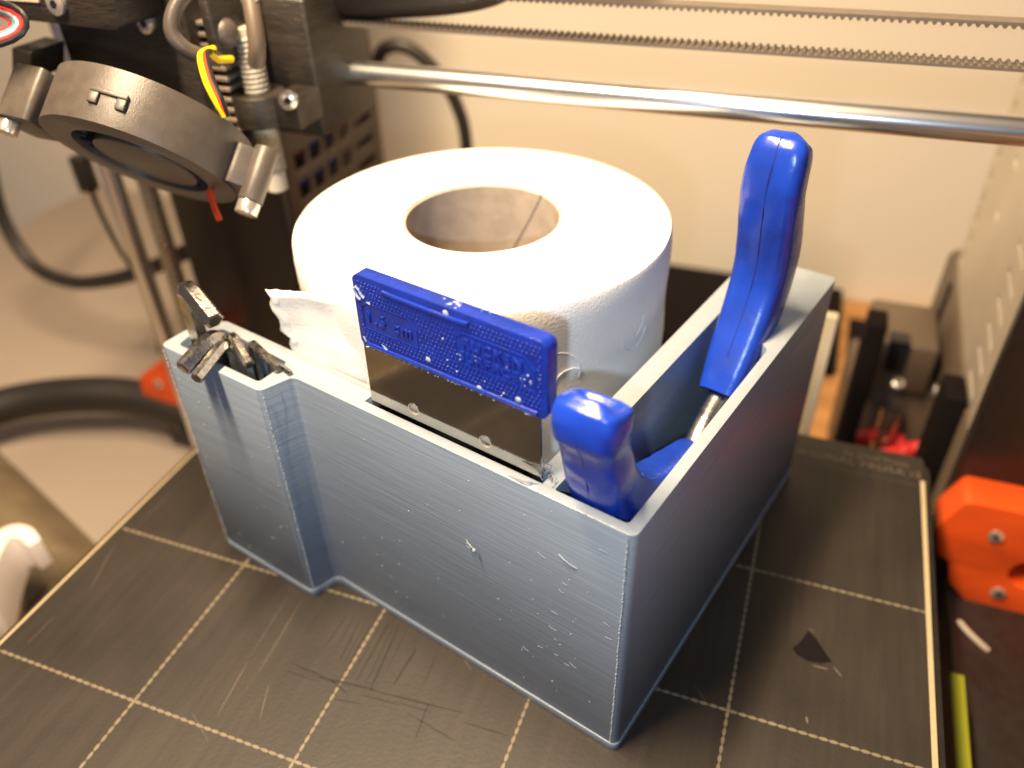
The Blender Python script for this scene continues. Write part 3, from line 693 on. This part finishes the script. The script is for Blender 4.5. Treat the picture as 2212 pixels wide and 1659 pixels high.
for i in range(4):
    for j in range(4):
        mname = cols[(i * 3 + j * 5) % 8]
        b = MB(); yy = 200.5 + 12 * i; zz = 24.5 + 13 * j
        b.box(-24, -17.5, yy + 1, yy + 6.5, zz + 1, zz + 6); sub(b.out('connector', M[mname], bevel=0.5), ec)
psu = thing('power_supply', 'metal power supply with slotted side standing behind the right frame post', 'power supply', (268, 260, 0))
x = MB(); hs = []
for k in range(11):
    z0 = 10 + k * 10
    hs.append([(303, z0), (309, z0), (309, z0 + 5.5), (303, z0 + 5.5)])
for k in range(9):
    z0 = 2 + k * 11
    hs.append([(208, z0), (226, z0 + 2), (226, z0 + 5.2), (208, z0 + 3.2)])
for k in range(3): hs.append([(268, 48 + k * 22), (274, 50 + k * 22), (274, 54 + k * 22), (268, 52 + k * 22)])
x.prism([(195, -2), (314, -2), (314, 150), (195, 150)], 267.5, 269, hs, lambda a, b, c: (c, a, b)); sub(x.out('slotted_panel', M['zinc']), psu)
x = MB(); x.box(269.1, 330, 195, 314, -2, 150); sub(x.out('supply_body', M['black']), psu)
x = MB(); x.prism([(195, -118), (332, -118), (338, -40), (334, 2), (322, 10), (300, 4), (195, -1)], 266, 330, (), lambda a, b, c: (c, a, b)); sub(x.out('supply_cover', M['greypanel'], bevel=1.2), psu)
x = MB(); x.prism([(311, -76), (314, -76), (307, 0), (302, 0)], 264.6, 266.1, (), lambda a, b, c: (c, a, b)); sub(x.out('cover_slot', M['fan_dark']), psu)
for (yy, zz) in ((300, -66), (262, -32)): screw_at((266, yy, zz), (-1, 0, 0), 3.2, 1.5, psu)
x = MB(); x.box(258, 266, 205, 222, -92, 4); sub(x.out('cover_rib', M['matte_black'], bevel=1), psu)

# motor and clutter seen through the gap between caddy and power supply
mt = thing('stepper_motor', 'grey brown motor block with a round screw head behind the bed', 'motor', (250, 270, -60))
sub(box('motor_body', M['greypanel'], 229, 268, 262, 300, -92, -34, bevel=2), mt)
sub(box('motor_flange', M['greypanel'], 233, 262, 258, 296, -34, -8, bevel=2), mt)
sub(box('notch', M['fan_dark'], 241, 249, 256, 264, -22, -6), mt)
screw_at((249, 257.8, -29), (0, -0.6, 0.8), 3.2, 2.5, mt)
sub(tube('coupling', M['key_steel'], [(250, 256, -42), (250, 254, -52), (250, 252, -84)], 5.0, seg=18), mt)
o = tube('red_cable', M['red'], catmull([onz(1838, 958, -60), onz(1880, 938, -56), onz(1930, 942, -58), onz(1950, 968, -62)], 6), 3.4, seg=10); tag(o, 'red cable bent into an arch behind the bed edge', 'cable', None)
o = tube('red_cable', M['red'], catmull([onz(1905, 985, -60), onz(1950, 975, -58), onz(1990, 968, -54), onz(2005, 985, -60)], 6), 3.6, seg=10); tag(o, 'short red cable beside the power supply behind the bed edge', 'cable', None)
o = box('cream_strut', M['white'], 208, 213.5, 196, 200, -94, 36, bevel=0.6); o.data.materials[0] = M['sticker']; tag(o, 'cream upright strut behind the right end of the caddy', 'strut')
o = box('dark_post', M['matte_black'], 228, 236, 236, 250, -94, 12, bevel=1); tag(o, 'dark post between the orange lit desk and the motor', 'post')
o = box('black_tray', M['matte_black'], 40, 230, 350, 446, -94.9, -86, bevel=2); tag(o, 'flat black tray on the desk against the wall', 'tray')
o = box('black_pad', M['matte_black'], 236, 330, 320, 418, -94.9, -91, bevel=1); tag(o, 'thin black pad on the desk beside the black tray', 'pad')

# ================================================================ CABLES
o = tube('spiral_cable', M['cable'], catmull([ony(-60, 200, 235), ony(-30, 330, 235), ony(5, 470, 232), ony(70, 570, 228), ony(150, 608, 224), ony(230, 606, 220), ony(310, 585, 212), ony(400, 545, 204)], 8), 4.0, seg=12)
tag(o, 'black spiral wrapped cable looping below the blower', 'cable')
o = tube('rear_cable', M['cable'], catmull([ony(812, 150, 300), ony(825, 110, 300), ony(862, 98, 300), ony(905, 118, 302), ony(960, 178, 305), ony(992, 240, 308), ony(1006, 300, 310), ony(1014, 420, 312)], 8), 3.4, seg=12)
tag(o, 'black cable arching behind the rod above the toilet roll', 'cable')
o = tube('thin_cable', M['cable'], catmull([ony(186, 340, 205), ony(196, 400, 206), ony(215, 455, 206), ony(262, 545, 206), ony(330, 650, 208), ony(345, 760, 210)], 8), 1.3, seg=8)
tag(o, 'thin black cable hanging beside the upright rod', 'cable')
q = ony(192, 385, 205); o = box('cable_plug', M['cable'], q.x - 4, q.x + 3, 200, 208, q.z - 6, q.z + 12, bevel=1); tag(o, 'small black plug at the top of the thin cable', 'plug')
o = tube('flat_hose', M['cable'], catmull([onz(-160, 960, -72), onz(-60, 900, -70), onz(60, 865, -68), onz(200, 852, -66), onz(310, 862, -68), onz(420, 900, -72)], 8), 10, seg=16)
tag(o, 'thick black sleeve arching over the pale mat at the left', 'cable sleeve')
o = tube('textile_sleeve', M['cable'], catmull([Vector((24, 172, 148)), Vector((60, 172, 150)), Vector((92, 170, 156)), Vector((110, 160, 175)), Vector((118, 150, 200))], 8), 15, seg=20)
tag(o, 'thick dark cable sleeve bulging above the belt at the top', 'cable sleeve')

# ================================================================ EXTRUDER
ex = thing('extruder', 'black printed extruder body above and behind the blower', 'extruder', (0, 130, 140))
S = lambda o: sub(o, ex)
x = MB(); x.prism(rounded([(-30, 96), (18, 96), (19, 190), (-30, 190)], 2), 120, 150, (), lambda a, b, c: (a, c, b)); S(x.out('extruder_body', M['black_print'], bevel=0.8))
x = MB(); x.prism(rounded([(-90, 147.4), (13, 144.5), (15, 190), (-90, 190)], 3), 101, 118, (), lambda a, b, c: (a, c, b)); S(x.out('motor_cover', M['black_print'], bevel=1.2))
x = MB(); x.prism([(-41, 126), (-33, 126.5), (-29, 135), (-36, 136)], 106, 119.5, (), lambda a, b, c: (a, c, b)); S(x.out('cover_latch', M['black_print'], bevel=0.5))
x = MB(); x.box(-52, -12.8, 100.55, 100.95, 150.5, 160); S(x.out('sticker', M['sticker'])) 
c_ = bpy.data.curves.new('lettering', 'FONT'); c_.body = 'RESEARCH'; c_.size = 0.0062; c_.extrude = 0.00002; c_.align_x = 'RIGHT'
o = bpy.data.objects.new('lettering', c_); COL.objects.link(o); c_.materials.append(M['ink']); o.location = (-0.0165, 0.1005, 0.1514); o.rotation_euler = (math.pi / 2, 0, 0); sub(o, ex); solid_text(o)
screw_at(ony(125, 8, 100.9), (0, -1, 0.1), 3.0, 1.6, ex)
screw_at(ony(318, 50, 119.9), (0, -1, 0.1), 2.9, 1.6, ex)
screw_at(ony(540, -6, 119.9), (0, -1, 0.1), 2.6, 1.6, ex)
# heat sink fins
for k in range(11):
    S(box('cooling_fin', M['fin'], 15.5, 25, 124, 142, 110 + k * 3.1, 111.3 + k * 3.1, bevel=0.2))
S(box('heater_block', M['black'], 12, 24, 126, 140, 96, 109.5, bevel=0.5))
S(box('fan_shroud', M['black_print'], 25.5, 29, 118, 146, 132, 152, bevel=1))
x = MB(); q = ony(482, 72, 124); x.ball((q.x, q.y, q.z), 4.6, 16, 10); S(x.out('fan_hub', M['fan'], smooth=True))
S(box('carriage_plate', M['black_print'], 16, 44, 142, 176, 104, 146, bevel=1.2))
q = ony(640, 125, 165); S(box('bearing_holder', M['black_print'], 10, q.x + 6, 154, 176, 108, 129, bevel=2))
q = ony(690, 45, 157); S(box('belt_clamp', M['black_print'], 20, q.x - 4, 150, 164, 130, 162, bevel=1.5))
# ring of wrapped cable looping in front
S(tube('wrapped_cable', M['fan'], catmull([atd(420, -40, 205), atd(378, 20, 205), atd(372, 70, 206), atd(400, 105, 208), atd(440, 122, 212), atd(470, 128, 220)], 8), 2.0))
S(tube('filament_tube', M['greypanel'], catmull([atd(535, -30, 222), atd(548, 40, 222), atd(555, 100, 224), atd(553, 140, 228)], 8), 2.4))
# fan wires
for k, (mn, dx) in enumerate((('yellow', 0), ('redorange', 9), ('fan_dark', 16))):
    S(tube('fan_wire', M[mn], catmull([atd(462, 105 + k * 3, 212), atd(440 + dx * 0.5, 112, 208), atd(433 + dx, 128, 205), atd(445 + dx, 175, 203), atd(466 + dx * 0.9, 218, 203), atd(486 + dx * 0.4, 252, 205)], 8), 0.85 if k == 0 else 0.65, seg=8))
S(tube('fan_wire', M['yellow'], catmull([atd(452, 112, 210), atd(468, 128, 216), atd(500, 128, 222)], 6), 1.0, seg=8))
S(tube('fan_wire', M['red'], catmull([ony(722, 60, 168), ony(714, 88, 168), ony(694, 108, 168), ony(670, 120, 168)], 6), 1.2, seg=8))
# probe: threaded stem, clamp, white tip
pz = lambda px, py: ony(px, py, 130)
a_, b_p = pz(552, 130), pz(560, 225)
S(tube('probe_stem', M['zinc'], [(30.5, 130, 96), (30.5, 130, 140)], 3.4, seg=20))
x = MB(); pts = [Vector((30.5 + 3.6 * math.cos(i * 0.5), 130 + 3.6 * math.sin(i * 0.5), 97 + i * 0.5 / (2 * math.pi) * 1.5)) for i in range(350)]
x.tube(pts, 0.50, 6); S(x.out('probe_thread', M['zinc'], smooth=True))
x = MB(); x.prism(arc(30.5, 130, 8.2, 0, 360, 28)[:-1], 112, 121.5, [arc(30.5, 130, 4.1, 0, 360, 20)[:-1]]); x.box(37, 46, 127, 140, 112, 121.3); S(x.out('probe_clamp', M['black_print'], bevel=0.6))
screw_at(ony(624, 215, 127), (0.35, -0.9, 0.1), 2.8, 2.0, ex)
S(tube('probe_tip', M['tip'], [(30.5, 130, 89.5), (30.5, 130, 90), (30.5, 130, 96.3)], [2.6, 3.3, 3.3], seg=20))

# ================================================================ COLOURED WIRES AT THE LEFT EDGE
wb = thing('wire_bundle', 'curved bundle of teal, red and dark wires at the upper left edge', 'wires', (-50, 110, 130))
for k, (mn, r_) in enumerate((('fan_dark', 60), ('red', 50), ('white', 43), ('teal', 36), ('red', 28))):
    pts = [atd(-40 + (r_ + 38) * math.cos(t), 50 + r_ * 0.85 * math.sin(t), 205 + k) for t in [-1.5 + 0.33 * i for i in range(10)]]
    sub(tube('wire', M[mn], pts, 0.75, seg=8), wb)

# ================================================================ BLOWER
bl = thing('blower_fan', 'dark grey round blower fan tilted forward at the upper left', 'fan')
nz_ = Vector(RIGHT * 0.275 + DOWN * -0.945 + FWD * 0.11).normalized()     # fan axis, pointing up and away
ax_ = (RIGHT * math.cos(math.radians(17)) + DOWN * math.sin(math.radians(17)) + FWD * 0.04); ax_ = (ax_ - nz_ * ax_.dot(nz_)).normalized(); ay_ = nz_.cross(ax_)
BO = atd(306, 352, 219)
bl.matrix_world = Matrix(((ax_.x, ay_.x, nz_.x, BO.x * G), (ax_.y, ay_.y, nz_.y, BO.y * G), (ax_.z, ay_.z, nz_.z, BO.z * G), (0, 0, 0, 1)))
HB = 14.4
out_ = [(25.2 * math.cos(t), 25.2 * math.sin(t)) for t in [i * 2 * math.pi / 72 for i in range(72)]]
ring = [(17.6 * math.cos(t), 17.6 * math.sin(t)) for t in [i * 2 * math.pi / 48 for i in range(48)]]
x = MB(); x.prism(out_, 0, HB, [ring]); x.out('fan_housing', M['fan'], bl, bevel=0.8, seg=3)
x = MB(); x.prism(arc(0, 0, 17.7, 0, 360, 48)[:-1], HB - 1.2, HB - 0.6); x.out('back_plate', M['fan_dark'], bl)
x = MB(); x.prism(arc(0.4, 1.6, 13.6, 0, 360, 48)[:-1], 0.6, 4); x.out('hub', M['fan'], bl, bevel=0.6)
for k in range(22):
    a = 2 * math.pi * k / 22
    f_ = lambda px_, py_, pz_, a=a: (px_ * math.cos(a) - py_ * math.sin(a), px_ * math.sin(a) + py_ * math.cos(a), pz_)
    box('impeller_blade', M['fan_dark'], 14.4, 17.2, -0.3, 0.3, 1.4, 12, bl, fn=f_)
# outlet duct
box('outlet_duct', M['fan'], -14, 14, 14, 32, 5, HB - 0.4, bl, bevel=1)
def lug(cx, cy, r, z0, z1, m, name='mounting_lug'):
    b = MB(); b.prism(arc(cx, cy, r, 0, 360, 24)[:-1], z0, z1); return b.out(name, m, bl, bevel=0.5)
b = MB(); b.prism(rounded([(-37.0, -6.2), (-27.0, -9.0), (-24, 4.0), (-33, 7.6), (-37.0, 2)], 2.2), 0, HB); b.out('mounting_lug', M['fan'], bl, bevel=0.8)
b = MB(); b.prism(rounded([(24, -7), (31, -5), (33.6, 0), (31, 5), (24, 7)], 2.2), 0.5, HB - 3); b.out('mounting_lug', M['fan'], bl, bevel=0.8)
lug(31.6, -3.4, 3.3, -2.5, 12.5, M['fan'], 'screw_post')
lug(31.6, -3.4, 3.0, -6.0, -2.6, M['screw'], 'screw')
lug(-34.2, -2.8, 2.6, -3.6, -0.1, M['screw'], 'screw')
# raised locking tab on the rim facing the camera
fa = -math.pi / 2 - 0.02
f_ = lambda px_, py_, pz_: (px_ * math.cos(fa) - py_ * math.sin(fa), px_ * math.sin(fa) + py_ * math.cos(fa), pz_)
b = MB(); b.box(24.8, 25.9, -4.6, -2.2, 4.4, 7.2, f_); b.box(24.8, 25.9, 2.2, 4.6, 4.4, 7.2, f_); b.box(24.8, 25.9, -4.6, 4.6, 7.21, 8.5, f_); b.out('locking_tab', M['fan'], bl, bevel=0.25)
o = tube('cut_wire', M['redorange'], catmull([atd(452, 410, 226), atd(457, 430, 226), atd(464, 452, 226), atd(474, 476, 226)], 5), 0.85, seg=8); tag(o, 'short orange-red wire end sticking out below the blower', 'wire')

# ================================================================ FABRIC AND WHITE HOOK, lower left
x = MB(); NX, NY = 60, 60; vs = []
for j in range(NY + 1):
    for i in range(NX + 1):
        X_ = -330 + 250 * i / NX; edge = 100 + (X_ + 96) * -0.36; Y_ = -200 + (edge + 200) * j / NY
        e_ = min(1, (1 - j / NY) * 22) ** 0.5 * min(1, (1 - i / NX) * 22) ** 0.5
        h = 14 - 26 * abs(noise.noise(Vector((X_ * 0.012 + 3, Y_ * 0.022, 0.3)))) + 7 * math.sin((X_ * 0.55 + Y_) * 0.07 + 3 * noise.noise(Vector((X_ * 0.01, Y_ * 0.01, 4)))) + 3.5 * noise.noise(Vector((X_ * 0.06, Y_ * 0.08, 2)))
        vs.append((X_, Y_, -93.2 + e_ * max(h, 0.5)))
fs = [(j * (NX + 1) + i, j * (NX + 1) + i + 1, (j + 1) * (NX + 1) + i + 1, (j + 1) * (NX + 1) + i) for j in range(NY) for i in range(NX)]
x.add(vs, fs); o = x.out('khaki_cloth', M['khaki'], smooth=True, angle=180); tag(o, 'rumpled khaki cloth lying on the mat at the lower left', 'cloth')
x = MB()
pa = [onz(-60, 1290, -45), onz(-20, 1190, -45), onz(15, 1150, -45), onz(52, 1150, -45), onz(75, 1172, -47)]
P_ = catmull(pa, 6); vs = []; fs = []
for i, p_ in enumerate(P_):
    k = i / (len(P_) - 1); w_ = 10 * (1 - 0.5 * k); hgt = 26 - 12 * k
    tt = (P_[min(i + 1, len(P_) - 1)] - P_[max(i - 1, 0)]).normalized(); nn = Vector((-tt.y, tt.x, 0))
    for a_2, h_2 in ((-w_ / 2, 0), (w_ / 2, 0), (w_ / 2, -hgt), (-w_ / 2, -hgt)): vs.append(p_ + nn * a_2 + Vector((0, 0, h_2)))
for i in range(len(P_) - 1):
    for k in range(4): fs.append((i * 4 + k, i * 4 + (k + 1) % 4, (i + 1) * 4 + (k + 1) % 4, (i + 1) * 4 + k))
fs += [(0, 1, 2, 3), tuple(len(vs) - 4 + k for k in range(4))]
x.add(vs, fs); o = x.out('white_hook', M['white'], bevel=2.0, seg=3); tag(o, 'curved white plastic hook lying on the khaki cloth', 'hook')
